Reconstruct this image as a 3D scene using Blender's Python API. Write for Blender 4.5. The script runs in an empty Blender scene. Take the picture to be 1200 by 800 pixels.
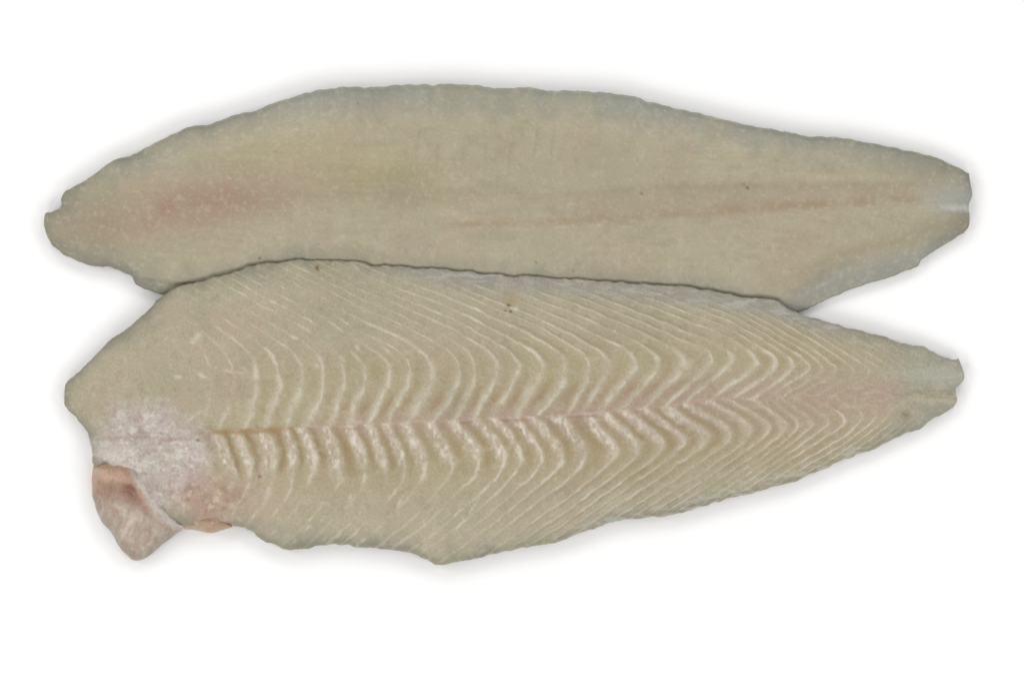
import bpy, math
import numpy as np

# ------------------------------------------------------------------ camera, light, exposure
S = 0.0003                      # metres per photograph pixel on the table
scene = bpy.context.scene
CAM_H = 1.35
cam_d = bpy.data.cameras.new("camera")
cam_d.lens = 36.0 * CAM_H / (1200 * S) * 1.0
cam_d.sensor_width = 36.0
cam_d.clip_start = 0.01
cam_d.clip_end = 50
cam = bpy.data.objects.new("camera", cam_d)
cam.location = (0, 0, CAM_H + 0.004)
scene.collection.objects.link(cam)
scene.camera = cam

world = bpy.data.worlds.new("World")
scene.world = world
world.use_nodes = True
wb = world.node_tree.nodes["Background"]
wb.inputs[0].default_value = (1.0, 1.0, 1.0, 1)
wb.inputs[1].default_value = 0.30

def area(name, loc, target, size, power, col=(1, 1, 1)):
    l = bpy.data.lights.new(name, 'AREA')
    l.shape = 'SQUARE'; l.size = size; l.energy = power; l.color = col
    o = bpy.data.objects.new(name, l)
    o.location = loc
    d = np.array(target, float) - np.array(loc, float)
    import mathutils
    o.rotation_euler = mathutils.Vector(d).to_track_quat('-Z', 'Y').to_euler()
    scene.collection.objects.link(o)
    return o
for k in range(8):              # unseen ring of low area lamps, added for a soft shadow halo; slightly uneven
    az = math.radians(22.5 + 45 * k)
    el = math.radians(34)
    wgt = 1.0 - 0.04 * math.sin(az) - 0.12 * math.cos(az)
    area("added_halo_lamp", (1.6 * math.cos(el) * math.cos(az), 1.6 * math.cos(el) * math.sin(az), 1.6 * math.sin(el)), (0, 0, 0), 0.6, 5.4 * wgt, (1.0, 0.99, 0.975))

vs = scene.view_settings
vs.view_transform = 'Standard'; vs.look = 'None'
vs.exposure = 0.0; vs.gamma = 1.0; vs.use_curve_mapping = False

# ------------------------------------------------------------------ numpy helpers
def lerp(a, b, t): return a + (b - a) * t
def sstep(a, b, x):
    t = np.clip((x - a) / (b - a), 0, 1)
    return t * t * (3 - 2 * t)
def gauss(x, w): return np.exp(-(x / w) ** 2)

def _hash(ix, iy, seed):
    h = (ix.astype(np.int64) * 374761393 + iy.astype(np.int64) * 668265263 + seed * 974711) & 0xFFFFFFFF
    h = ((h ^ (h >> 13)) * 1274126177) & 0xFFFFFFFF
    return ((h ^ (h >> 16)) & 0xFFFF) / 65535.0
def vnoise(x, y, seed=0):
    ix, iy = np.floor(x), np.floor(y)
    fx, fy = x - ix, y - iy
    fx = fx * fx * fx * (fx * (fx * 6 - 15) + 10); fy = fy * fy * fy * (fy * (fy * 6 - 15) + 10)
    a, b = _hash(ix, iy, seed), _hash(ix + 1, iy, seed)
    c, d = _hash(ix, iy + 1, seed), _hash(ix + 1, iy + 1, seed)
    return lerp(lerp(a, b, fx), lerp(c, d, fx), fy) * 2 - 1
def fbm(x, y, scale, octaves=4, seed=0):
    v = 0; amp = 1; tot = 0; f = 1.0 / scale
    for k in range(octaves):
        ca, sa = math.cos(0.6 * k), math.sin(0.6 * k)
        v = v + amp * vnoise((x * ca - y * sa) * f + 17.3 * k, (x * sa + y * ca) * f - 9.1 * k, seed + k)
        tot += amp; amp *= 0.5; f *= 2.03
    return v / tot * 1.6

def srgb(r, g, b):
    c = np.array([r, g, b], float) / 255
    return np.where(c <= 0.04045, c / 12.92, ((c + 0.055) / 1.055) ** 2.4)
ALB = np.array([0.905, 0.88, 0.85])   # picture value of a lit surface -> its reflectance
def tone(r, g, b): return srgb(r, g, b) * ALB
def mix(col, c, w): return col + (np.asarray(c)[None, :] - col) * np.clip(w, 0, 1)[:, None]

def smooth_line(pts, step=2.0):
    """Catmull-Rom through the points, resampled."""
    p = np.array(pts, float)
    q = np.vstack([2 * p[0] - p[1], p, 2 * p[-1] - p[-2]])
    out = []
    for i in range(1, len(q) - 2):
        n = max(2, int(np.linalg.norm(q[i + 1] - q[i]) / step))
        t = np.linspace(0, 1, n, endpoint=False)[:, None]
        a, b, c, d = q[i - 1], q[i], q[i + 1], q[i + 2]
        # centripetal-ish: soften tangents so that uneven spacing does not overshoot
        l1 = np.linalg.norm(c - b)
        m1 = (c - a) / (np.linalg.norm(c - b) + np.linalg.norm(b - a)) * l1
        m2 = (d - b) / (np.linalg.norm(d - c) + np.linalg.norm(c - b)) * l1
        h00 = 2 * t**3 - 3 * t**2 + 1; h10 = t**3 - 2 * t**2 + t
        h01 = -2 * t**3 + 3 * t**2; h11 = t**3 - t**2
        out.append(h00 * b + h10 * m1 + h01 * c + h11 * m2)
    out.append(p[-1:])
    return np.vstack(out)

def arc(p):
    return np.concatenate([[0], np.cumsum(np.linalg.norm(np.diff(p, axis=0), axis=1))])
def at_arc(p, a, s):
    return np.stack([np.interp(s, a, p[:, 0]), np.interp(s, a, p[:, 1])], 1)

def dist_poly(P, poly):
    """distance of points P to the closed outline, and inside mask"""
    A = poly; B = np.roll(poly, -1, axis=0); AB = B - A
    L2 = (AB ** 2).sum(1) + 1e-9
    out = np.empty(len(P)); ins = np.empty(len(P), bool)
    for k in range(0, len(P), 20000):
        p = P[k:k + 20000]
        dx = p[:, None, 0] - A[None, :, 0]; dy = p[:, None, 1] - A[None, :, 1]
        t = np.clip((dx * AB[:, 0] + dy * AB[:, 1]) / L2, 0, 1)
        ex = dx - t * AB[:, 0]; ey = dy - t * AB[:, 1]
        out[k:k + 20000] = np.sqrt((ex * ex + ey * ey).min(1))
        c = (A[None, :, 1] > p[:, None, 1]) != (B[None, :, 1] > p[:, None, 1])
        xi = A[:, 0] + (p[:, None, 1] - A[:, 1]) / np.where(np.abs(AB[:, 1]) < 1e-9, 1e-9, AB[:, 1]) * AB[:, 0]
        ins[k:k + 20000] = (np.sum(c & (p[:, None, 0] < xi), axis=1) % 2) == 1
    return out, ins

def thin_poly(p, step):
    a = arc(np.vstack([p, p[:1]]))
    n = int(a[-1] / step)
    return at_arc(np.vstack([p, p[:1]]), a, np.linspace(0, a[-1], n, endpoint=False))

class Slab:
    """A grid laid between an upper and a lower outline (photo pixels), with an end curve at the tail."""
    def __init__(self, top, bot, keys, end, stepu, nv, ragged=0.6, seed=1, raw=None):
        top = smooth_line(top, 1.5); bot = smooth_line(bot, 1.5)
        def rag(p, sd):
            a = arc(p); t = np.gradient(p, axis=0); t /= np.linalg.norm(t, axis=1)[:, None] + 1e-9
            n = np.stack([-t[:, 1], t[:, 0]], 1)
            w = ragged * (1.0 * fbm(a, a * 0, 9, 3, sd) + 1.0 * fbm(a, a * 0 + 5, 34, 2, sd + 9))
            w *= np.clip(a / 10, 0, 1) * np.clip((a[-1] - a) / 10, 0, 1)
            return p + n * w[:, None]
        top = rag(top, seed); bot = rag(bot, seed + 50)
        at_, ab_ = arc(top), arc(bot)
        def near(p, a, q): return a[np.argmin(((p - np.array(q)) ** 2).sum(1))]
        st = [0.0] + [near(top, at_, k[0]) for k in keys] + [at_[-1]]
        sb = [0.0] + [near(bot, ab_, k[1]) for k in keys] + [ab_[-1]]
        ST, SB = [], []
        for i in range(len(st) - 1):
            n = max(2, int(max(st[i + 1] - st[i], sb[i + 1] - sb[i]) / stepu))
            t = np.linspace(0, 1, n, endpoint=False)
            ST.append(lerp(st[i], st[i + 1], t)); SB.append(lerp(sb[i], sb[i + 1], t))
        ST = np.concatenate(ST + [[st[-1]]]); SB = np.concatenate(SB + [[sb[-1]]])
        # a few extra columns close to the tail end
        f = np.arange(len(ST), dtype=float)
        f = np.concatenate([f[:-2], len(ST) - 1 - np.array([1, .55, .28, .1, 0])])
        ST = np.interp(f, np.arange(len(ST)), ST); SB = np.interp(f, np.arange(len(SB)), SB)
        T = at_arc(top, at_, ST); B = at_arc(bot, ab_, SB)
        W = np.linalg.norm(B - T, axis=1)
        e = np.array([0, .3, .9, 1.8, 3.0, 4.5])
        V = np.empty((len(T), nv))
        for i in range(len(T)):
            sc = min(1, W[i] * 0.2 / 4.5)
            mid = np.linspace(4.5 * sc, W[i] - 4.5 * sc, nv - 10)
            V[i] = np.concatenate([e[:-1] * sc, mid, W[i] - e[:-1][::-1] * sc]) / W[i]
        P = T[:, None, :] + (B - T)[:, None, :] * V[:, :, None]
        if end is not None:
            ec = smooth_line([tuple(T[-1])] + list(end) + [tuple(B[-1])], 1.0)
            a = arc(ec); E = at_arc(ec, a, V[-1] * a[-1])
            dl = E - P[-1]
            dd = np.linalg.norm((T + B) / 2 - (T[-1] + B[-1]) / 2, axis=1)
            w = np.exp(-dd / 22.0) * (dd < 140)
            P = P + w[:, None, None] * dl[None]
        self.nu, self.nv = P.shape[:2]
        self.P = P.reshape(-1, 2)
        outline = np.vstack([P[:, 0], P[-1, 1:-1], P[::-1, -1], P[0, 1:-1][::-1]])
        self.outline = thin_poly(outline, 4.0)
        self.d, _ = dist_poly(self.P, thin_poly(outline, 2.5))
        nu, nv = self.nu, self.nv
        bd = np.zeros((nu, nv), bool); bd[0] = bd[-1] = True; bd[:, 0] = bd[:, -1] = True
        self.bd = bd.ravel()
        self.d[self.bd] = 0
        ii, jj = np.meshgrid(np.arange(nu - 1), np.arange(nv - 1), indexing='ij')
        a = (ii * nv + jj).ravel()
        self.F = np.stack([a, a + 1, a + nv + 1, a + nv], 1)     # top faces (y flips, so this is up-facing)
    @property
    def x(self): return self.P[:, 0]
    @property
    def y(self): return self.P[:, 1]
    def finish(self, ztop, zbot, col):
        self.X = (self.x - 600) * S; self.Y = (400 - self.y) * S
        self.zt = ztop * S; self.zb = np.minimum(zbot * S, ztop * S)
        self.zb[self.bd] = self.zt[self.bd]
        self.col = np.clip(col, 0.005, 0.9)
        nu, nv = self.nu, self.nv
        co = np.stack([self.X, self.Y, self.zt], 1)
        self.co = co
        fn = np.cross(co[self.F[:, 2]] - co[self.F[:, 0]], co[self.F[:, 3]] - co[self.F[:, 1]])
        if fn[:, 2].sum() < 0:
            self.F = self.F[:, ::-1]; fn = -fn
        N = np.zeros_like(co)
        for k in range(4): np.add.at(N, self.F[:, k], fn)
        # along the rim the surface turns under
        self.N = N / (np.linalg.norm(N, axis=1)[:, None] + 1e-20)

def link(name, me, mat, parent):
    o = bpy.data.objects.new(name, me)
    scene.collection.objects.link(o)
    me.materials.append(mat)
    o.parent = parent
    return o

def make_mesh(name, V, F, N, col, mat, parent):
    me = bpy.data.meshes.new(name)
    me.vertices.add(len(V)); me.vertices.foreach_set("co", V.ravel().astype(np.float32))
    nf = len(F)
    me.loops.add(nf * 4); me.loops.foreach_set("vertex_index", F.ravel().astype(np.int32))
    me.polygons.add(nf)
    me.polygons.foreach_set("loop_start", (np.arange(nf) * 4).astype(np.int32))
    me.polygons.foreach_set("use_smooth", np.ones(nf, bool))
    me.update(calc_edges=True)
    at = me.attributes.new("flesh_colour", 'FLOAT_COLOR', 'POINT')
    rgba = np.ones((len(V), 4), np.float32); rgba[:, :3] = col
    at.data.foreach_set("color", rgba.ravel())
    if N is not None:
        me.normals_split_custom_set_from_vertices(N.tolist())
    me.validate()
    return link(name, me, mat, parent)

def piece(slab, name, faces, mat, parent, deep=4.0):
    """A closed piece cut from the top of a slab: its upper faces, side walls and an underside."""
    F = slab.F[faces]
    used, inv = np.unique(F, return_inverse=True)
    F = inv.reshape(-1, 4)
    n = len(used)
    top = slab.co[used]; low = top.copy()
    floor = slab.zb[used] + 0.0001
    low[:, 2] = np.maximum(np.minimum(top[:, 2] - 1e-5, floor), top[:, 2] - deep * S)
    e = np.concatenate([F[:, [0, 1]], F[:, [1, 2]], F[:, [2, 3]], F[:, [3, 0]]])
    key = np.sort(e, 1); k1 = key[:, 0] * n + key[:, 1]
    u, idx, cnt = np.unique(k1, return_index=True, return_counts=True)
    be = e[idx[cnt == 1]]
    V = np.vstack([top, low])
    side = np.stack([be[:, 1], be[:, 0], be[:, 0] + n, be[:, 1] + n], 1)
    FF = np.vstack([F, F[:, ::-1] + n, side])
    N = np.vstack([slab.N[used], -slab.N[used]])
    C = np.vstack([slab.col[used], slab.col[used]])
    return make_mesh(name, V, FF, N, C, mat, parent)

def body(slab, name, faces, mat, parent):
    """What is left of the top once the pieces are cut out, with the edge and the underside."""
    n = len(slab.co)
    low = slab.co.copy(); low[:, 2] = slab.zb
    remap = np.arange(n) + n
    remap[slab.bd] = np.arange(n)[slab.bd]
    FF = np.vstack([slab.F[faces], remap[slab.F[:, ::-1]]])
    V = np.vstack([slab.co, low])
    used, inv = np.unique(FF, return_inverse=True)
    V = V[used]; FF = inv.reshape(-1, 4)
    fn = np.cross(low[slab.F[:, 2]] - low[slab.F[:, 0]], low[slab.F[:, 3]] - low[slab.F[:, 1]])
    Nl = np.zeros_like(low)
    for k in range(4): np.add.at(Nl, slab.F[:, k], -fn)
    Nl /= np.linalg.norm(Nl, axis=1)[:, None] + 1e-20
    Nt = slab.N.copy()
    Nt[slab.bd] = Nt[slab.bd] + Nl[slab.bd]
    Nt /= np.linalg.norm(Nt, axis=1)[:, None] + 1e-20
    N = np.vstack([Nt, Nl])[used]
    C = np.vstack([slab.col, slab.col])[used]
    return make_mesh(name, V, FF, N, C, mat, parent)

# ------------------------------------------------------------------ materials
def nodes(name):
    m = bpy.data.materials.new(name); m.use_nodes = True
    nt = m.node_tree
    return m, nt, nt.nodes["Principled BSDF"]

def flesh_material(name, rough, spec, fine, grain):
    m, nt, b = nodes(name)
    N, L = nt.nodes, nt.links
    a = N.new("ShaderNodeAttribute"); a.attribute_name = "flesh_colour"
    tc = N.new("ShaderNodeTexCoord")
    n1 = N.new("ShaderNodeTexNoise"); n1.inputs["Scale"].default_value = 1300; n1.inputs["Detail"].default_value = 4
    n1.inputs["Roughness"].default_value = 0.65
    L.new(tc.outputs["Object"], n1.inputs["Vector"])
    r1 = N.new("ShaderNodeMapRange")
    r1.inputs["From Min"].default_value = 0.25; r1.inputs["From Max"].default_value = 0.75
    r1.inputs["To Min"].default_value = 1 - grain; r1.inputs["To Max"].default_value = 1 + grain
    L.new(n1.outputs["Fac"], r1.inputs["Value"])
    mul = N.new("ShaderNodeVectorMath"); mul.operation = 'SCALE'
    L.new(a.outputs["Color"], mul.inputs[0]); L.new(r1.outputs["Result"], mul.inputs["Scale"])
    L.new(mul.outputs["Vector"], b.inputs["Base Color"])
    n2 = N.new("ShaderNodeTexNoise"); n2.inputs["Scale"].default_value = 700; n2.inputs["Detail"].default_value = 5
    n2.inputs["Roughness"].default_value = 0.6
    L.new(tc.outputs["Object"], n2.inputs["Vector"])
    bp = N.new("ShaderNodeBump"); bp.inputs["Strength"].default_value = 1.0
    bp.inputs["Distance"].default_value = fine
    L.new(n2.outputs["Fac"], bp.inputs["Height"]); L.new(bp.outputs["Normal"], b.inputs["Normal"])
    n3 = N.new("ShaderNodeTexNoise"); n3.inputs["Scale"].default_value = 160; n3.inputs["Detail"].default_value = 3
    L.new(tc.outputs["Object"], n3.inputs["Vector"])
    r3 = N.new("ShaderNodeMapRange")
    r3.inputs["From Min"].default_value = 0.3; r3.inputs["From Max"].default_value = 0.7
    r3.inputs["To Min"].default_value = rough - 0.08; r3.inputs["To Max"].default_value = rough + 0.1
    L.new(n3.outputs["Fac"], r3.inputs["Value"]); L.new(r3.outputs["Result"], b.inputs["Roughness"])
    b.inputs["Specular IOR Level"].default_value = spec
    b.inputs["IOR"].default_value = 1.38
    b.inputs["Coat Weight"].default_value = 0.4
    b.inputs["Coat Roughness"].default_value = 0.22
    b.inputs["Coat IOR"].default_value = 1.33
    L.new(bp.outputs["Normal"], b.inputs["Coat Normal"])
    return m
M_FLESH = flesh_material("cut fish flesh", 0.46, 0.35, 0.00026, 0.15)
M_SKIN = flesh_material("skinned fish flesh", 0.44, 0.35, 0.00018, 0.09)
M_TISSUE = flesh_material("pale connective tissue", 0.40, 0.45, 0.0005, 0.16)

m, nt, b = nodes("white surface")
b.inputs["Base Color"].default_value = (0.86, 0.86, 0.86, 1)
b.inputs["Roughness"].default_value = 0.7
b.inputs["Specular IOR Level"].default_value = 0.2
nz = nt.nodes.new("ShaderNodeTexNoise"); nz.inputs["Scale"].default_value = 30
rg = nt.nodes.new("ShaderNodeMapRange"); rg.inputs["To Min"].default_value = 0.66; rg.inputs["To Max"].default_value = 0.74
nt.links.new(nz.outputs["Fac"], rg.inputs["Value"]); nt.links.new(rg.outputs["Result"], b.inputs["Roughness"])
M_WHITE = m

# ------------------------------------------------------------------ the surface
me = bpy.data.meshes.new("table_surface")
q = 3.0
me.from_pydata([(-q, -q, 0), (q, -q, 0), (q, q, 0), (-q, q, 0)], [], [(0, 1, 2, 3)])
tb = link("table_surface", me, M_WHITE, None)
tb["kind"] = "structure"

def q_round(x):
    t = 1 - np.clip(x, 0, 1)
    return np.sqrt(np.maximum(0, 1 - t * t))

def thing(name, label, cat, px, py):
    o = bpy.data.objects.new(name, None)
    o["label"] = label; o["category"] = cat
    o.empty_display_size = 0.02
    scene.collection.objects.link(o)
    return o

# ================================================================== FILLET, SKIN SIDE UP (behind)
back_top = [(51, 258), (53, 250), (62, 246), (70, 241), (72, 230), (77, 223), (100, 211), (117, 199), (131, 189), (152, 183), (170, 172),
            (191, 162), (226, 148), (240, 146), (275, 134), (296, 130), (324, 119), (341, 115), (369, 106), (397, 103),
            (430, 102), (463, 100), (519, 98), (568, 101), (624, 104), (638, 106), (694, 107.5), (739, 113), (780, 125),
            (815, 132), (850, 139), (881, 148), (916, 152.5), (941, 158), (983, 162), (1046, 172), (1095, 184),
            (1123, 196), (1136, 203)]
back_bot = [(51, 264), (56, 279), (65, 291), (79, 300), (100, 308), (131, 314), (152, 323), (163, 334), (187, 344),
            (215, 347), (245, 343), (300, 330), (345, 324), (400, 325), (500, 333), (600, 341), (700, 348), (800, 355), (880, 365), (920, 369), (941, 365), (955, 359),
            (990, 342), (1039, 326), (1074, 312), (1081, 305), (1109, 287), (1130, 273)]
back_keys = [((62, 246), (65, 291)), ((77, 223), (100, 308)), ((152, 183), (163, 334)), ((226, 148), (245, 343)),
             ((397, 103), (400, 325)), ((694, 107), (700, 348)), ((881, 148), (880, 365)), ((1046, 172), (1039, 326)), ((1095, 184), (1109, 287))]
bk = Slab(back_top, back_bot, back_keys, [(1138, 215), (1140, 229), (1136, 240), (1137, 252), (1136, 265)], 2.0, 165, 1.0, 3)
x, y, d = bk.x, bk.y, bk.d

def back_thick(x, y, d):
    Tm = np.interp(x, [50, 110, 220, 400, 650, 850, 1000, 1100, 1140], [17, 24, 36, 46, 46, 40, 32, 22, 13])
    L = np.interp(x, [50, 200, 500, 900, 1140], [26, 40, 46, 42, 22])
    return Tm, L
Tm, L = back_thick(x, y, d)
ze = np.interp(x, [50, 200, 900, 1140], [9, 10.5, 10, 8])
# the margin that slips under the other fillet is thin
low = sstep(-70, -15, y - np.interp(x, [150, 245, 345, 500, 700, 920], [345, 343, 324, 333, 348, 369])) * sstep(150, 230, x) * (1 - sstep(930, 1010, x))
ze = lerp(ze, 3.6, low)
r = lerp(6.0, 3.0, low)
lat = np.interp(x, [60, 200, 330, 450, 540, 660, 800, 920, 1077, 1140], [262, 246, 244, 240, 268, 264, 256, 245, 237, 233])   # the lateral line
groove = np.interp(x, [60, 200, 330, 430, 560, 680, 780, 920, 1095, 1140], [258, 246, 240, 230, 236, 228, 220, 219, 216, 214])
rise = 1 - np.exp(-d / L)
zt = ze + r * q_round(d / r) + (Tm - ze - r) * rise
# longitudinal relief: valley along the middle, rounded shoulders either side
u_in = sstep(0, 50, d)
zt -= u_in * 7.0 * gauss(y - groove, 20) * np.interp(x, [120, 260, 420, 600, 900, 1140], [0.2, 0.7, 1.0, 0.7, 0.4, 0.2])
zt -= u_in * 1.3 * gauss(y - lat, 6) * sstep(450, 600, x)
zt += u_in * 0.5 * gauss(y - lat - 10, 7) * sstep(450, 600, x)
zt += u_in * 4.0 * gauss(y - np.interp(x, [100, 300, 500, 800, 1100], [210, 172, 162, 178, 203]), 26)
zt += u_in * 2.5 * gauss(y - np.interp(x, [100, 300, 500, 800, 1100], [285, 285, 292, 296, 265]), 22)
# folded lower margin towards the tail, and the ventral fold near the head
foldy = np.interp(x, [880, 910, 976, 1081, 1130], [352, 341, 306, 278, 262])
fold = 0.5 * sstep(-4, 26, y - foldy) * sstep(890, 960, x)
fold = fold + 0.42 * sstep(-2, 7, y - np.interp(x, [140, 165, 215, 300], [321, 324, 331, 337])) * sstep(138, 160, x) * (1 - sstep(230, 290, x))
zt = ze + (zt - ze) * (1 - fold)
zt += u_in * (1.6 * fbm(x, y, 130, 3, 5) + 0.45 * fbm(x * 0.6, y, 28, 3, 8))
zt += sstep(1, 8, d) * 0.10 * fbm(x, y, 7, 2, 11)
for sx, y0, y1 in ((491, 158, 182), (516, 160, 206), (545, 156, 200), (572, 160, 205), (600, 160, 196), (628, 156, 180)):
    ln = gauss(x - (sx - 0.12 * (y - 165) + 0.5 * np.sin(y * 0.13 + sx)), 1.6) * sstep(y0 - 6, y0 + 6, y) * (1 - sstep(y1 - 6, y1 + 6, y))
    zt -= 0.25 * ln
zt = np.maximum(zt, ze * 1.0)
zb = ze * (1 - q_round(d / lerp(19.0, 8.0, low)))

n1 = fbm(x, y, 60, 4, 21); n2 = fbm(x, y, 22, 4, 31); n3 = fbm(x, y, 7, 3, 41)
C = np.tile(tone(168, 161, 140), (len(x), 1))
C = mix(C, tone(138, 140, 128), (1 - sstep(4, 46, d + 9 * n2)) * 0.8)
C = mix(C, tone(118, 119, 108), (1 - sstep(0, 15, d + 3 * n2)) * 0.7)                                     # thin grey margin; it and the band above also paint in edge shading
C = mix(C, tone(146, 150, 142), 0.6 * sstep(10, -40, y - np.interp(x, [300, 600, 900, 1140], [150, 140, 170, 200])))
C = mix(C, tone(170, 154, 138), 0.42 * sstep(0.05, 0.7, fbm(x, y, 42, 3, 301)) * sstep(10, 40, d))
C = mix(C, tone(158, 157, 130), 0.4 * sstep(0.05, 0.7, fbm(x, y, 38, 3, 311)))
strk = fbm(x * 0.10 + y * 0.02, y, 3.6, 3, 321) * np.clip(0.5 + 0.7 * n1, 0, 1)
C = mix(C, tone(178, 171, 152), 0.26 * sstep(0.15, 0.8, strk) * sstep(20, 50, d))
C = mix(C, tone(144, 137, 115), 0.22 * sstep(0.15, 0.8, -strk) * sstep(20, 50, d))
C = mix(C, tone(166, 158, 126), 0.55 * gauss(x - 345, 110) * gauss(y - 180 - n2 * 8, 34))                   # yellow flush
C = mix(C, tone(150, 141, 103), 0.75 * gauss(x - 452, 62) * gauss(y - 207 - 6 * n2 + 0.08 * (x - 452), 15) * (0.7 + 0.5 * n2))
C = mix(C, tone(146, 139, 112), 0.55 * gauss(x - 470, 120) * gauss(y - 229 - 4 * n2, 13))
C = mix(C, tone(166, 160, 128), 0.4 * gauss(x - 445, 30) * gauss(y - 185, 20))
bl = gauss((x - 220) / 2.1 + (y - 242) * 0.5, 50) * gauss(y - 243 + 0.10 * (x - 220), 36)
C = mix(C, tone(156, 133, 116), 0.95 * bl * (0.85 + 0.35 * n2))                                               # pinkish bruise
C = mix(C, tone(148, 126, 114), 0.55 * gauss(x - 262, 70) * gauss(y - 238 - 5 * n2, 17))
C = mix(C, tone(150, 138, 118), 0.6 * gauss(x - 110, 45) * gauss(y - 262, 26))
C = mix(C, tone(178, 164, 148), 0.4 * sstep(0.35, 0.9, fbm(x, y, 4, 2, 43)) * gauss(x - 170, 90) * gauss(y - 250, 30))
band = sstep(0, 8, y - groove + 2 * n2) * (1 - sstep(-3, 3, y - lat + 1.5 * n2)) * sstep(560, 720, x) * (1 - sstep(1040, 1110, x))
C = mix(C, tone(160, 147, 128), band * (0.55 + 0.25 * n2))
C = mix(C, tone(146, 136, 116), 0.45 * gauss(y - groove, 5) * sstep(540, 760, x) * (1 - sstep(1060, 1120, x)))
C = mix(C, tone(154, 138, 113), (0.42 + 0.4 * n2 + 0.25 * n3) * gauss(y - lat + 3 + 2.5 * n2, 6) * sstep(500, 560, x) * (1 - sstep(1060, 1110, x)))
C = mix(C, tone(148, 128, 100), (0.4 + 0.35 * n2) * gauss(y - lat + 2, 5) * gauss(x - 950, 75))
C = mix(C, tone(180, 166, 150), 0.6 * sstep(0.3, 0.8, n3) * gauss(y - lat - 0.5, 2.2) * sstep(520, 560, x) * (1 - sstep(1050, 1090, x)))
for (sx, sy, wd) in ((1016, 243, 5), (968, 243, 4), (700, 266, 9), (615, 270, 20), (655, 268, 10)):
    C = mix(C, tone(196, 182, 166), 0.6 * gauss(x - sx, wd) * gauss(y - sy + 2 * n2, 1.5) * np.clip(0.5 + n3, 0, 1))
C = mix(C, tone(158, 163, 160), 0.65 * sstep(1060, 1100, x) * gauss(y - 232, 16))
C = mix(C, tone(186, 192, 190), 0.7 * sstep(1080, 1120, x) * gauss(y - 244 - 2 * n2, 4))
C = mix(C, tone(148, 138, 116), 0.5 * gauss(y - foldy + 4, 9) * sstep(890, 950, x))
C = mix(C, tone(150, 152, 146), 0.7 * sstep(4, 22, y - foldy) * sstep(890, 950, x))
C = mix(C, tone(182, 176, 158), 0.35 * sstep(0.3, 0.9, fbm(x, y, 4.5, 3, 44)))
C = mix(C, tone(148, 142, 120), 0.3 * sstep(0.3, 0.9, fbm(x, y, 9, 3, 51)))
C = mix(C, tone(186, 180, 164), 0.45 * sstep(0.85, 1.15, fbm(x * 0.8, y * 1.2, 4, 2, 61)) * sstep(-0.2, 0.6, fbm(x, y, 50, 2, 63)) * sstep(12, 30, d))
C *= (1 + 0.035 * n1 + 0.02 * n2)[:, None]
for (sx, sy) in ((491, 170), (516, 182), (545, 178), (572, 184), (600, 178), (628, 168), (648, 172)):
    ln = gauss(x - (sx - 0.12 * (y - 165) + 0.5 * np.sin(y * 0.13 + sx)), 1.6) * gauss(y - sy, 18)
    C = mix(C, tone(140, 134, 114), 0.38 * ln * np.clip(0.8 + 0.6 * n3, 0, 1))
for (sx, sy, w, cc) in ((875, 221, 1.7, (70, 62, 52)), (305, 303, 1.6, (80, 68, 56)), (751, 228, 1.5, (110, 82, 66)),
                        (870, 217, 1.3, (110, 96, 80)), (628, 308, 1.3, (122, 112, 92)), (672, 318, 1.2, (122, 112, 92)), (420, 122, 1.3, (120, 112, 94))):
    C = mix(C, tone(*cc), 0.9 * gauss(np.hypot(x - sx, y - sy), w))
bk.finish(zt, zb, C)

back = thing("fish_fillet", "smooth ivory fish fillet with faint pink central line, tucked under the ribbed fillet", "fish fillet", 600, 230)
fx = bk.x[bk.F].mean(1); fy = bk.y[bk.F].mean(1); fd = bk.d[bk.F].mean(1)
flat = np.interp(fx, [60, 200, 330, 450, 540, 660, 800, 920, 1077, 1140], [262, 246, 244, 240, 268, 264, 256, 245, 237, 233])
fgro = np.interp(fx, [60, 200, 330, 430, 560, 680, 780, 920, 1095, 1140], [258, 246, 240, 230, 236, 228, 220, 219, 216, 214])
is_band = (fx > 560) & (fx < 1100) & (fy > fgro) & (fy < flat + 4)
is_fold = (fx > 150) & (fx < 300) & (fy > np.interp(fx, [140, 165, 215, 300], [324, 327, 333, 339])) & (fd > 5)
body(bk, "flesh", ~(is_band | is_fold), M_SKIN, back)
o = piece(bk, "bloodline", is_band, M_SKIN, back); o["label"] = "pinkish line of darker muscle along the middle"
o = piece(bk, "belly_fold", is_fold, M_SKIN, back); o["label"] = "thin lower fold of the belly margin"

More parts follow.
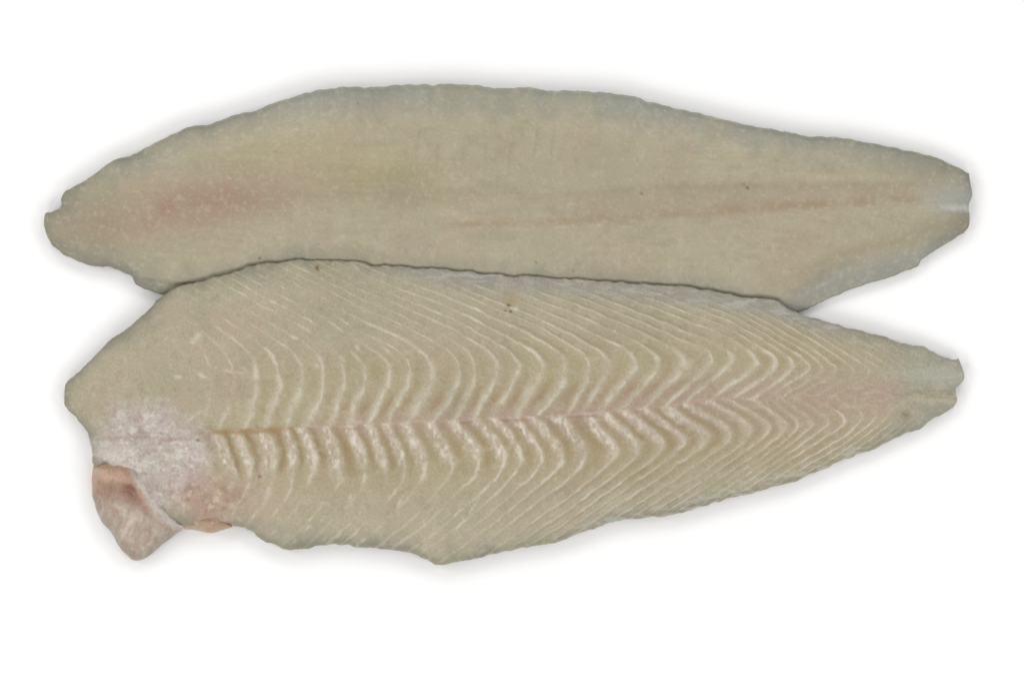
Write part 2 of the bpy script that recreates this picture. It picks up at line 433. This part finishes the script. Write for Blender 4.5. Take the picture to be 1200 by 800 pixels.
# ================================================================== FILLET, CUT SIDE UP (in front)
front_top = [(75, 458), (77, 449), (83, 443), (92, 437), (105, 422), (126, 402), (147, 387), (173, 364), (192, 347), (209, 336), (227, 333),
             (250, 325), (269, 321), (285, 315), (306, 309), (325, 308), (343, 304), (367, 304.5), (397, 305.5), (425, 307), (437, 311),
             (460, 312), (487, 314.5), (545, 317), (568, 321), (603, 322), (662, 327), (720, 330.5), (743, 333.5), (797, 336),
             (832, 341), (874, 348), (909, 354), (923, 361), (942, 370), (972, 378), (1000, 386), (1035, 394), (1055, 401),
             (1085, 406), (1093, 412), (1105, 418.5), (1115, 421), (1124, 420)]
front_bot = [(75, 464), (77, 475), (82, 483), (96, 497), (103, 508), (108, 528), (110, 543), (118, 545.5), (124, 543), (133, 547.5), (142, 546), (150, 551.5), (157, 554), (161, 563), (168, 566), (170, 576), (178, 583), (183, 593), (191, 597), (196, 607), (204, 610), (216, 616),
             (240, 617), (269, 616), (282, 617), (291, 621), (306, 631), (320, 637), (336, 643), (365, 641), (400, 638), (418, 640.5),
             (445, 643.5), (481, 646.5), (499, 654), (511, 661), (544, 655.5), (592, 646.5), (652, 634), (688, 621), (724, 610.5),
             (750, 607.5), (779, 604.5), (797, 601), (845, 587), (892, 575.5), (930, 565), (955, 553), (985, 540), (1022, 526), (1050, 513),
             (1075, 504), (1100, 489), (1117, 478)]
front_keys = [((83, 443), (82, 483)), ((105, 422), (103, 508)), ((126, 402), (110, 543)), ((160, 375), (157, 555)), ((209, 336), (216, 616)), ((306, 309), (306, 631)),
              ((487, 314), (481, 646)), ((720, 330), (724, 610)), ((909, 354), (892, 575)), ((1035, 394), (1022, 526)), ((1085, 406), (1100, 489))]
ft = Slab(front_top, front_bot, front_keys, [(1128, 430), (1131, 440), (1129, 447), (1121, 455), (1121, 462), (1122.5, 470)], 1.25, 262, 1.05, 13)
x, y, d = ft.x, ft.y, ft.d

# muscle flakes: chevron folds, one septum every 25 px along the middle line
MID = ([60, 150, 230, 340, 400, 515, 560, 650, 750, 845, 920, 987, 1054, 1125], [506, 507, 505, 500, 498, 492, 489, 486, 478, 467, 465, 464, 459, 448])
def mid_y(x): return np.interp(x, *MID)
def flake_phase(x, y):
    wob = 3.4 * fbm(x, y, 52, 2, 71) + 1.6 * fbm(x, y, 11, 3, 72)
    h = mid_y(x) - y
    up = np.maximum(h, 0); dn = np.maximum(-h, 0)
    sl1 = np.interp(x, [200, 450, 700, 850, 1000, 1100], [0.35, 0.5, 0.75, 1.3, 2.1, 2.4])       # lean from middle line to the bend
    h1 = np.interp(x, [200, 450, 700, 850, 1000, 1100], [48, 44, 46, 42, 26, 12])
    h2 = np.interp(x, [200, 450, 700, 850, 1000, 1100], [90, 76, 66, 52, 30, 14])
    g1 = np.interp(x, [200, 450, 700, 850, 1000, 1100], [1.0, 1.45, 1.6, 1.8, 2.0, 2.0])         # slope beyond the bend
    def bend(t, a, k): return k * np.logaddexp(0, (t - a) / k)                                  # smooth max(0, t-a)
    k = np.interp(x, [200, 800, 1100], [7, 5, 4])
    offu = sl1 * (up - bend(up, h1, k)) - g1 * bend(up, h2, k) - 0.011 * bend(up, h2, k) ** 2 * 0.6
    sl3 = np.interp(x, [200, 450, 700, 850, 1000, 1100], [0.30, 0.5, 0.85, 1.3, 1.8, 2.2])
    h3 = np.interp(x, [200, 450, 700, 850, 1000, 1100], [42, 42, 42, 40, 24, 11])
    h4 = np.interp(x, [200, 450, 700, 850, 1000, 1100], [66, 66, 58, 46, 27, 13])
    g3 = np.interp(x, [200, 400, 550, 700, 850, 1000, 1100], [0.5, 0.6, 0.9, 1.4, 1.7, 1.9, 1.9])
    offd = sl3 * (dn - bend(dn, h3, k)) - g3 * bend(dn, h4, k) - 0.005 * bend(dn, h4, k) ** 2
    off = np.where(h > 0, offu, offd)
    x0 = x - off - wob
    # spacing 25 px, closing up a little at the tail
    ph = np.interp(x0, [-600, 232, 860, 1100, 1300], [-33.2, 0, 25.1, 37.5, 47])
    ph = ph + 0.19 * vnoise(ph * 0.83 + 3.1, np.where(h > 0, 0.0, 7.0) + 0 * ph, 73)
    return ph, h
ph, h = flake_phase(x, y)
f = ph - np.floor(ph)
cell = np.floor(ph)
rnd = _hash(cell, np.where(h > 0, 1.0, 2.0), 5)
ah = np.abs(h)

# height of the septa: fine raised lines; hollows between them near the middle
sw = np.interp(ah, [20, 70], [0.11, 0.075]) * (1 + 0.5 * fbm(x, y, 18, 2, 78))
sept = np.maximum(gauss(f, sw), gauss(1 - f, sw))
swell = 0.5 - 0.5 * np.cos(2 * np.pi * f)
headfade = sstep(lerp(225, 150, sstep(60, 110, h)), 290, x)                     # flakes start past the collar
upfade = lerp(1, 0.5 + 0.5 * sstep(330, 500, x - 0.2 * h), sstep(40, 90, h))                      # a film hides them on the upper head half
dnfade = lerp(1, 0.55 + 0.45 * sstep(280, 480, x), sstep(60, 95, -h))
vis = headfade * upfade * dnfade * (1 - sstep(1060, 1115, x))
vis = vis * (1 - 0.75 * sstep(860, 930, x) * (1 - sstep(18, 42, ah)))
vis = vis * (1 - 0.45 * np.where(h < 0, 1, 0) * sstep(55, 85, ah) * (1 - sstep(560, 700, x)))
vis = np.clip(vis, 0, 1) * np.clip(0.78 + 0.45 * fbm(x, y, 40, 3, 77) + 0.45 * fbm(x, y, 15, 2, 76), 0.12, 1.1)
hatch = sstep(45, 90, ah)                                                             # outer, finely lined zone

Tm = np.interp(x, [75, 130, 240, 400, 650, 850, 1000, 1080, 1130], [17, 26, 40, 47, 45, 38, 27, 18, 11])
L = np.interp(x, [75, 200, 500, 900, 1130], [26, 42, 48, 40, 20])
ze = np.interp(x, [75, 200, 900, 1130], [9.5, 10.5, 9.5, 7])
# it is draped over the margin of the other fillet, its edge pressed thin there
bd_, ins = dist_poly(ft.P, bk.outline)
sd = np.where(ins, bd_, -bd_)
lap = sstep(-25, 6, sd)
ze = lerp(ze, 1.5, lap)
rimd = np.full(len(x), 1e9)
for (ax, ay) in smooth_line([(110, 543), (124, 544), (142, 547), (157, 555), (167, 567), (178, 584), (191, 599), (204, 611), (216, 616)], 3):
    rimd = np.minimum(rimd, np.hypot(x - ax, y - ay))
lipm = 1 - sstep(4, 30, rimd)
ze = lerp(ze, 17.5, lipm)
r = lerp(6.0, 5.0, lap)
rise = 1 - np.exp(-d / L)
zt = ze + r * q_round(d / r) + (Tm - ze - r) * rise
u_in = sstep(0, 40, d)
zt -= u_in * 4.0 * gauss(h, 16) * sstep(215, 260, x) * (1 - 0.6 * sstep(800, 1050, x))
zt += u_in * 0.8 * gauss(h, 2.2) * sstep(340, 400, x) * (1 - sstep(800, 930, x))
zt -= u_in * 2.0 * gauss(h - 1, 3.5) * sstep(226, 236, x) * (1 - sstep(330, 350, x))
zt += u_in * (1.8 * fbm(x, y, 120, 3, 15) + 0.5 * fbm(x, y, 30, 3, 18))
e_in = sstep(1.5, 9, d)
amp = lerp(1.0, 0.55, hatch) * np.interp(x, [230, 700, 900, 1100], [1, 1, 0.75, 0.6])
zt += e_in * vis * amp * (0.75 * sept * (0.7 + 0.6 * fbm(x, y, 8, 2, 19)) - 0.35 * swell)
# ventral bands are thick, ragged and white next to the middle line
vb = np.where(h < 0, 1, 0) * (1 - sstep(34, 58, -h + 7 * fbm(x, y, 17, 2, 22))) * sstep(232, 245, x) * (1 - sstep(760, 900, x))
duty = gauss(f - 0.86 + 0.08 * fbm(x, y, 12, 2, 23), 0.20) + gauss(f + 0.14, 0.20)
rag = fbm(x, y, 6.5, 3, 29)
zt += e_in * vb * (0.45 * duty * (0.6 + 0.9 * rag) - 0.2)
# collar tissue: lumpy
tis = sstep(0, 1, 1.25 - np.hypot((x - 182) / 76.0, (y - 530 - 0.25 * (x - 182)) / 70.0) + 0.18 * fbm(x, y, 24, 3, 33))
tis = np.clip(tis * 1.5, 0, 1) * sstep(455, 500, y + 0.1 * (x - 100)) * (1 - sstep(242, 268, x))
zt += e_in * tis * (1.8 + 1.3 * fbm(x, y, 13, 4, 35) + 0.9 * fbm(x * 0.6, y, 5, 3, 36))
shred = np.clip(gauss(x - 245, 42) * gauss(y - 585, 26), 0, 1)
zt += e_in * shred * 2.0 * fbm(x + y * 0.3, y * 1.4, 10, 4, 37)
zt += e_in * 0.16 * fbm(x, y, 6, 3, 39)
# longitudinal rim film along the upper edge
film = (1 - sstep(8, 26, y - np.interp(x, [200, 306, 425, 460, 545, 662, 743, 832, 909, 972, 1100], [338, 311, 309, 312, 317, 327, 334, 341, 354, 378, 410])))
film = film * sstep(410, 520, x) * (1 - sstep(960, 1060, x))
zt -= e_in * film * 2.5
zt = np.maximum(zt, ze)
zb = ze * (1 - q_round(d / lerp(19.0, 2.5, np.maximum(lap, lipm))))
w_ = 13.0
ft_base = (3.2 + 0.80 * w_ * np.logaddexp(0, sd / w_)) * sstep(-170, -10, sd)
# where it lies over the other fillet it is pressed thinner
zt = zt - (zt - ze) * 0.22 * sstep(-60, 12, sd)
zt = zt + ft_base; zb = zb + ft_base

n1 = fbm(x, y, 60, 4, 121); n2 = fbm(x, y, 22, 4, 131); n3 = fbm(x, y, 7, 3, 141); n4 = fbm(x, y, 4, 2, 151)
C = np.tile(tone(170, 162, 141), (len(x), 1))
C = mix(C, tone(140, 140, 126), (1 - sstep(3, 32, d + 9 * n2)) * np.clip(0.55 + 0.4 * n1, 0, 1))  # thin grey rim, here and below, with edge shade painted into the colour
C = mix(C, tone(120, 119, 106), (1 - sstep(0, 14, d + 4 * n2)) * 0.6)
C = mix(C, tone(170, 154, 138), 0.42 * sstep(0.05, 0.7, fbm(x, y, 42, 3, 301)) * sstep(10, 40, d))
C = mix(C, tone(158, 157, 130), 0.4 * sstep(0.05, 0.7, fbm(x, y, 38, 3, 311)))
# warm meat between the septa, around the middle line
warm = sstep(230, 290, x) * (1 - sstep(940, 1060, x)) * (1 - sstep(55, 110, ah + 8 * n2))
C = mix(C, tone(168, 158, 130), warm * (0.55 + 0.2 * n2))
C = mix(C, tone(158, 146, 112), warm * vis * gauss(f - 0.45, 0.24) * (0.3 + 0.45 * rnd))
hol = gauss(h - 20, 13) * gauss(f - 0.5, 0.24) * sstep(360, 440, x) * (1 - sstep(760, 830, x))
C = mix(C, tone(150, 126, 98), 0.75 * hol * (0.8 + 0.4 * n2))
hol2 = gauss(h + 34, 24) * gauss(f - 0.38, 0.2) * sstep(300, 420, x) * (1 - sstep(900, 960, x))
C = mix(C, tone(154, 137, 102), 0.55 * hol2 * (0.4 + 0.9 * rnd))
# brown strips between the first ventral bands
bs = vb * (1 - sstep(330, 480, x)) * gauss(f - 0.35 + 0.10 * n2, 0.12)
C = mix(C, tone(134, 108, 82), 0.8 * bs * (0.85 + 0.4 * n2))
# pink flush along the middle
pink = gauss(h + 2, np.interp(x, [330, 600, 800, 950, 1080], [10, 16, 28, 30, 12])) * sstep(320, 420, x) * (1 - sstep(1040, 1100, x))
C = mix(C, tone(166, 145, 136), pink * (0.62 + 0.25 * n2))
C = mix(C, tone(160, 146, 124), 0.5 * gauss(h + 30, 40) * gauss(x - 950, 80))
# septa
line = sept * vis * lerp(0.75, 0.85, hatch) * (0.75 + 0.4 * fbm(x, y, 16, 3, 155))
C = mix(C, tone(204, 199, 183), line * 0.95)
dash = sept * sstep(0.25, 0.6, fbm(x, y, 20, 3, 82)) * headfade * (1 - sstep(1000, 1060, x)) * sstep(0, 8, d - 6)
C = mix(C, tone(206, 201, 186), 0.6 * dash)
sept2 = gauss(np.abs((ph * 2 + 0.3 * fbm(x, y, 30, 2, 79)) % 1 - 0.5) - 0.5, 0.10) * sstep(0.0, 0.5, fbm(x, y, 26, 2, 80))
C = mix(C, tone(186, 180, 162), 0.5 * sept2 * vis * hatch)
wband = gauss(f - 0.9, 0.2) + gauss(f + 0.1, 0.2)
ub = np.where(h > 0, 1, 0) * gauss(h - 28, 22) * sstep(240, 300, x) * (1 - sstep(900, 1000, x))
C = mix(C, tone(184, 178, 160), 0.65 * ub * wband)
C = mix(C, tone(204, 199, 184), 0.6 * ub * sept * sstep(-0.1, 0.5, fbm(x, y, 9, 2, 83)))
C = mix(C, tone(150, 134, 102), 0.5 * vb * gauss(f - 0.36, 0.17) * (0.6 + 0.6 * rnd))
shr = fbm(x * 1.3, y * 0.7, 4.2, 3, 30)
C = mix(C, tone(192, 182, 167), 0.95 * vb * np.clip(duty * (0.95 + 0.5 * rag + 0.3 * shr), 0, 1))
C = mix(C, tone(214, 208, 197), 0.85 * vb * np.clip(duty, 0, 1) * sstep(0.1, 0.55, shr))
C = mix(C, tone(166, 146, 130), 0.5 * vb * np.clip(duty, 0, 1) * sstep(0.2, 0.6, -shr))
lb = np.where(h < 0, 1, 0) * gauss(h + 30, 20) * sstep(700, 780, x) * (1 - sstep(930, 1000, x))
C = mix(C, tone(184, 172, 156), 0.6 * lb * wband)
# thin dark side of every septum in the lined zone
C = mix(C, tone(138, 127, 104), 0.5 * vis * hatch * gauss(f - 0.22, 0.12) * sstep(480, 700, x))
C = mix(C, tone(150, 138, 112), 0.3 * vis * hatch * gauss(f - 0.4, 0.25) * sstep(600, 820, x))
# middle line itself
ml = gauss(h - 1.5 * fbm(x, y * 0, 30, 2, 99), 1.8) * sstep(340, 380, x) * (1 - 0.85 * sstep(800, 930, x)) * np.clip(0.8 + 0.5 * n2, 0, 1)
C = mix(C, tone(188, 165, 156), 0.75 * ml * (0.8 + 0.4 * n3))
C = mix(C, tone(134, 104, 92), 0.5 * gauss(h + 3.5 + n2, 1.6) * sstep(0.1, 0.6, n2) * sstep(380, 420, x) * (1 - sstep(780, 850, x)))
br = gauss(h + 2 + 1.0 * n2, 4.0) * sstep(226, 236, x) * (1 - sstep(325, 352, x))
C = mix(C, tone(150, 126, 88), 0.85 * br)
# tissue and shreds by the collar
C = mix(C, tone(188, 179, 175), tis * (0.8 + 0.2 * n2))
C = mix(C, tone(200, 195, 190), tis * 0.6 * sstep(0.1, 0.7, fbm(x, y, 10, 3, 161)))
C = mix(C, tone(168, 148, 147), tis * 0.5 * sstep(0.15, 0.7, fbm(x, y, 12, 3, 163)))
C = mix(C, tone(206, 203, 196), 0.7 * tis * gauss(y - 536 - 0.25 * (x - 140), 9) * (1 - sstep(165, 190, x)))
C = mix(C, tone(158, 136, 134), 0.6 * tis * gauss(y - 513 - 2 * n2, 2.4))
C = mix(C, tone(206, 203, 198), tis * 0.7 * sstep(0.25, 0.7, fbm(x * 0.7, y * 1.2, 5.5, 3, 162)))
C = mix(C, tone(158, 138, 137), tis * 0.5 * sstep(0.3, 0.75, fbm(x, y, 5, 3, 164)))
C = mix(C, tone(168, 138, 122), shred * (0.65 + 0.3 * n2))
C = mix(C, tone(140, 100, 86), shred * 0.7 * sstep(0.3, 0.8, fbm(x, y, 11, 3, 167)))
C = mix(C, tone(200, 186, 174), shred * 0.8 * sstep(0.25, 0.7, fbm(x, y, 8, 3, 169)))
C = mix(C, tone(172, 152, 138), 0.4 * gauss(x - 315, 55) * gauss(y - 590, 28))
# rosy spots and pale smears on the upper head half
C = mix(C, tone(168, 152, 136), 0.5 * gauss(x - 225, 45) * gauss(y - 400, 35) * (0.7 + 0.5 * n2))
C = mix(C, tone(172, 154, 142), 0.45 * gauss(x - 270, 40) * gauss(y - 452, 18))
C = mix(C, tone(158, 148, 126), 0.5 * gauss(x - 375, 60) * gauss(y - 325, 12))
for (sx, sy, a, wl, ww) in ((233, 393, -0.9, 7, 3), (228, 401, 1.2, 6, 2), (196, 396, -1.0, 4, 1.5), (213, 441, 0.1, 9, 2.2), (240, 441, 0.4, 7, 2),
                            (278, 435, 0.05, 18, 1.5), (290, 432, 0.5, 9, 1.3), (405, 421, 0.9, 6, 2.2), (422, 408, 1.0, 7, 2.0), (374, 428, 0.1, 6, 1.8),
                            (262, 432, 0.2, 12, 1.5), (455, 412, 0.9, 8, 1.6), (215, 476, -0.45, 16, 1.5), (230, 487, -0.6, 14, 1.3), (420, 315, 0.2, 5, 2),
                            (412, 580, 1.9, 8, 1.6), (503, 600, -1.0, 14, 1.3), (540, 612, -1.05, 14, 1.3), (556, 592, -1.0, 16, 1.2), (427, 632, -0.7, 6, 1.6), (538, 652, 1.5, 5, 1.5),
                            (470, 585, -1.0, 12, 1.2), (580, 590, -0.9, 14, 1.2), (360, 618, -0.8, 8, 1.6), (345, 634, -0.9, 7, 1.8), (377, 610, -0.9, 6, 1.4)):
    ca, sa = math.cos(a), math.sin(a)
    u = (x - sx) * ca + (y - sy) * sa; v = -(x - sx) * sa + (y - sy) * ca + 1.2 * n2
    g = gauss(u, wl * 0.8) * gauss(v, ww) * np.clip(0.55 + 0.8 * n3, 0, 1.2)
    C = mix(C, tone(202, 198, 186), 0.8 * g)
    zt = zt + 0.6 * g * sstep(0, 6, d)
# rim film and pale lines in it
C = mix(C, tone(148, 147, 141), 0.7 * film)
C = mix(C, tone(176, 180, 174), 0.5 * film * sstep(0.3, 0.8, fbm(x * 0.25 - y * 0.1, y * 1.6, 6, 2, 173)))
lowrim = (1 - sstep(4, 20, d)) * np.where(h < 0, 1, 0) * sstep(640, 720, x) * (1 - sstep(990, 1060, x))
C = mix(C, tone(182, 186, 182), lowrim * 0.5 * sstep(-0.1, 0.5, fbm(x * 0.25 + y * 0.35, y * 1.0, 3.2, 2, 175)))
# tail end: bluish film
tl = sstep(1030, 1090, x)
C = mix(C, tone(150, 152, 140), 0.7 * tl)
C = mix(C, tone(168, 172, 162), 0.6 * tl * gauss(y - 440 - 3 * n2, 10))
C = mix(C, tone(134, 128, 104), 0.6 * tl * gauss(y - 462 - 2 * n2, 4))
C = mix(C, tone(176, 172, 150), 0.6 * tl * gauss(y - 469 - 2 * n2, 3.5))
C = mix(C, tone(132, 112, 86), 0.7 * gauss(np.hypot(x - 1061, y - 487), 5))
fib = fbm(x * 0.22 + 0.1 * y, y, 4.5, 3, 181)
C = mix(C, tone(178, 172, 154), 0.45 * sstep(0.2, 0.8, fib) * gauss(h, 40) * sstep(880, 960, x))
# faint grain
C = mix(C, tone(184, 178, 160), 0.3 * sstep(0.35, 0.9, n3))
C = mix(C, tone(146, 138, 114), 0.28 * sstep(0.35, 0.95, fbm(x, y, 8, 3, 191)))
C *= (1 + 0.03 * n1 + 0.02 * n2)[:, None]
for (sx, sy, w, cc) in ((596, 358, 1.7, (36, 32, 26)), (598.5, 365, 1.4, (40, 36, 30)), (592, 364, 0.9, (70, 64, 50)), (372, 313.5, 1.8, (104, 62, 46)), (373, 316, 1.3, (104, 62, 46)),
                        (595, 385 - 55, 0.9, (150, 140, 110)), (234, 515, 2.0, (120, 100, 90)), (306, 557, 1.8, (130, 84, 70))):
    C = mix(C, tone(*cc), 0.9 * gauss(np.hypot((x - sx) / 1.3, y - sy), w))
C = mix(C, tone(156, 138, 98), 0.6 * gauss(x - 600, 8) * gauss(y - 351, 5))
C = mix(C, tone(206, 202, 190), 0.8 * gauss(x - 604, 3) * gauss(y - 362, 2))
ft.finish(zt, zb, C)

front = thing("fish_fillet", "ribbed fish fillet with chevron flakes and pink collar flap, overlapping the smooth fillet", "fish fillet", 600, 480)
F = ft.F
fx = ft.x[F].mean(1); fy = ft.y[F].mean(1); fd = ft.d[F].mean(1)
fph, fh = flake_phase(fx, fy)
cellf = np.floor(fph).astype(int)
upflake = (fh > 3.0) & (fd > 7) & (fx > 262 + np.maximum(0, fh - 70) * 1.5) & (fx < 1085) & (film[F].mean(1) < 0.5)
dnflake = (fh < -3.0) & (fd > 7) & (fx > 246) & (fx < 1085) & (fd > 7) & (tis[F].mean(1) < 0.3)
ismid = (np.abs(fh) <= 3.0) & (fx > 230) & (fx < 1090)
istis = (tis[F].mean(1) >= 0.3)
isfilm = (film[F].mean(1) >= 0.5) & (fd > 4)
taken = np.zeros(len(F), bool)
for sel, nm in ((upflake, "muscle_flake"), (dnflake, "muscle_flake")):
    sel = sel & ~istis & ~ismid & ~isfilm
    for c in np.unique(cellf[sel]):
        pick = sel & (cellf == c)
        if pick.sum() < 60: continue
        taken |= pick
        piece(ft, nm, np.where(pick)[0], M_FLESH, front)
mid_sel = ismid & ~istis & ~taken
o = piece(ft, "bloodline", np.where(mid_sel)[0], M_FLESH, front); o["label"] = "pinkish seam along the middle of the cut side"; taken |= mid_sel
t_sel = istis & ~taken
o = piece(ft, "connective_tissue", np.where(t_sel)[0], M_TISSUE, front); o["label"] = "white and pink connective tissue by the collar"; taken |= t_sel
f_sel = isfilm & ~taken
o = piece(ft, "edge_film", np.where(f_sel)[0], M_FLESH, front); o["label"] = "bluish grey film along the back edge"; taken |= f_sel
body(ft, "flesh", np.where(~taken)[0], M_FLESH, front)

# ------------------------------------------------------------------ the collar flap: a cupped lip of pink flesh
flap_top = [(108, 550), (109, 543), (116, 537), (130, 535), (148, 537), (166, 546), (178, 560), (188, 576), (200, 592), (212, 606), (219, 614)]
flap_bot = [(107.5, 554), (106.5, 563), (109, 585), (117, 609), (128, 623), (138, 638), (148, 651), (161, 657), (174, 652), (190, 638), (203, 628), (213, 620), (218, 617)]
flap = Slab(flap_top, flap_bot, [((116, 537), (109, 585)), ((130, 535), (128, 623)), ((148, 537), (148, 651)), ((166, 546), (174, 652)), ((200, 592), (203, 628))], None, 1.2, 110, 0.6, 63)
x, y, d = flap.x, flap.y, flap.d
n2 = fbm(x, y, 14, 4, 201); n3 = fbm(x, y, 6, 3, 203)
fibre = fbm((x + 0.45 * y) * 0.9, (y - 0.45 * x) * 0.2, 5.0, 3, 205)
rimy = np.interp(x, [106, 110, 124, 142, 157, 167, 178, 191, 204, 216], [546, 543, 544, 547, 555, 567, 584, 599, 611, 617])
q_ = y - rimy                                            # how far below the lip of the collar
wq = np.interp(x, [106, 150, 185, 216], [1.0, 1.0, 0.55, 0.35])
q_ = q_ / wq
crease = 30 + 3 * n2
ze = 7.0
zt = ze + 5 * q_round(d / 6.0) + 15 * (1 - np.exp(-d / 15.0))
inner = sstep(0, 9, d)
zt += inner * (5.5 * gauss(q_ - 14, 8) * (1 - sstep(150, 175, x)))
zt -= inner * 6.0 * gauss(q_ - 30, 9) * sstep(104, 130, x) * (1 - 0.85 * sstep(155, 180, x))
zt -= inner * 6 * gauss(np.hypot((x - 151) / 1.6, y - 572 - 0.3 * (x - 151)), 6)
zt += inner * 4 * (1 - sstep(0, 14, q_))
zt += inner * (3.0 * gauss(q_ - 62, 20) * (1 - sstep(160, 190, x)) + 1.8 * fbm(x, y, 22, 3, 207) + 0.9 * fibre + 0.6 * n3)
zt = np.maximum(zt, ze)
zb = ze * (1 - q_round(d / 16.0))
lip = 1 - sstep(18, 42, q_ + 5 * n2)
C = np.tile(tone(174, 162, 149), (len(x), 1))
C = mix(C, tone(178, 150, 132), 0.85 * lip * (1 - 0.8 * sstep(160, 185, x)))
C = mix(C, tone(188, 158, 138), 0.75 * gauss(q_ - 13, 7) * (0.8 + 0.4 * n3) * (1 - sstep(148, 172, x)))
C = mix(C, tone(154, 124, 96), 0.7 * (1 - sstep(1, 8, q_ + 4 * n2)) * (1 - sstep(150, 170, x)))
C = mix(C, tone(184, 172, 164), 0.8 * (1 - sstep(2, 10, q_ + 4 * n2)) * sstep(150, 175, x))
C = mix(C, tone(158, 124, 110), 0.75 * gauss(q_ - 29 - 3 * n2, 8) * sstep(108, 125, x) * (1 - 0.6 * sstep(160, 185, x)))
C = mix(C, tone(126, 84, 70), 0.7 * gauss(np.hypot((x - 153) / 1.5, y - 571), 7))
C = mix(C, tone(156, 122, 108), 0.55 * gauss(x - 120, 14) * gauss(y - 584, 16))
C = mix(C, tone(196, 186, 174), 0.8 * sstep(0.05, 0.6, fibre) * sstep(34, 60, q_))
C = mix(C, tone(158, 136, 122), 0.45 * sstep(0.1, 0.7, -fibre) * sstep(30, 50, q_))
C = mix(C, tone(160, 130, 116), 0.4 * sstep(0.2, 0.7, fbm(x, y, 9, 3, 209)))
str_ = 1 - sstep(3, 16, q_ * wq + 7 * fbm(x, y, 7, 3, 215))
C = mix(C, tone(190, 182, 177), 0.9 * str_ * sstep(148, 166, x))
C = mix(C, tone(198, 190, 180), 0.45 * sstep(0.3, 0.8, n3) * sstep(30, 55, q_))
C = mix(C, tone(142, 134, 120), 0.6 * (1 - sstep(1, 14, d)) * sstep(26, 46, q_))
C *= (1 + 0.05 * n2)[:, None]
flap.finish(zt, zb, C)
o = body(flap, "collar_flap", np.arange(len(flap.F)), M_TISSUE, front); o["label"] = "pink cupped flap of flesh at the collar"

# a scrap of orange flesh at the belly edge
sc_top = [(213, 611), (222, 604), (236, 600), (252, 602), (266, 609), (272, 614)]
sc_bot = [(213, 614), (216, 620), (227, 620.5), (245, 624), (259, 622), (268, 619), (272, 617)]
sp = Slab(sc_top, sc_bot, [((236, 600), (227, 620)), ((252, 602), (245, 624))], None, 1.2, 40, 0.5, 83)
x, y, d = sp.x, sp.y, sp.d
n2 = fbm(x, y, 12, 4, 211); n3 = fbm(x, y, 5, 3, 213)
ze = 8.0
zt = ze + 4 * q_round(d / 4) + 16 * (1 - np.exp(-d / 8.0)) + sstep(0, 5, d) * (1.5 * n2 + 0.5 * n3)
zt = np.maximum(zt, ze); zb = ze * (1 - q_round(d / 8.0))
C = np.tile(tone(172, 150, 128), (len(x), 1))
C = mix(C, tone(164, 136, 108), 0.6 * sstep(0, 0.6, n2)); C = mix(C, tone(152, 116, 98), 0.6 * gauss(y - 608 - 0.2 * (x - 240), 3.5))
C = mix(C, tone(192, 170, 150), 0.5 * sstep(0.2, 0.7, n3))
sp.finish(zt, zb, C)
o = body(sp, "belly_scrap", np.arange(len(sp.F)), M_TISSUE, front); o["label"] = "small orange scrap of flesh at the belly edge"
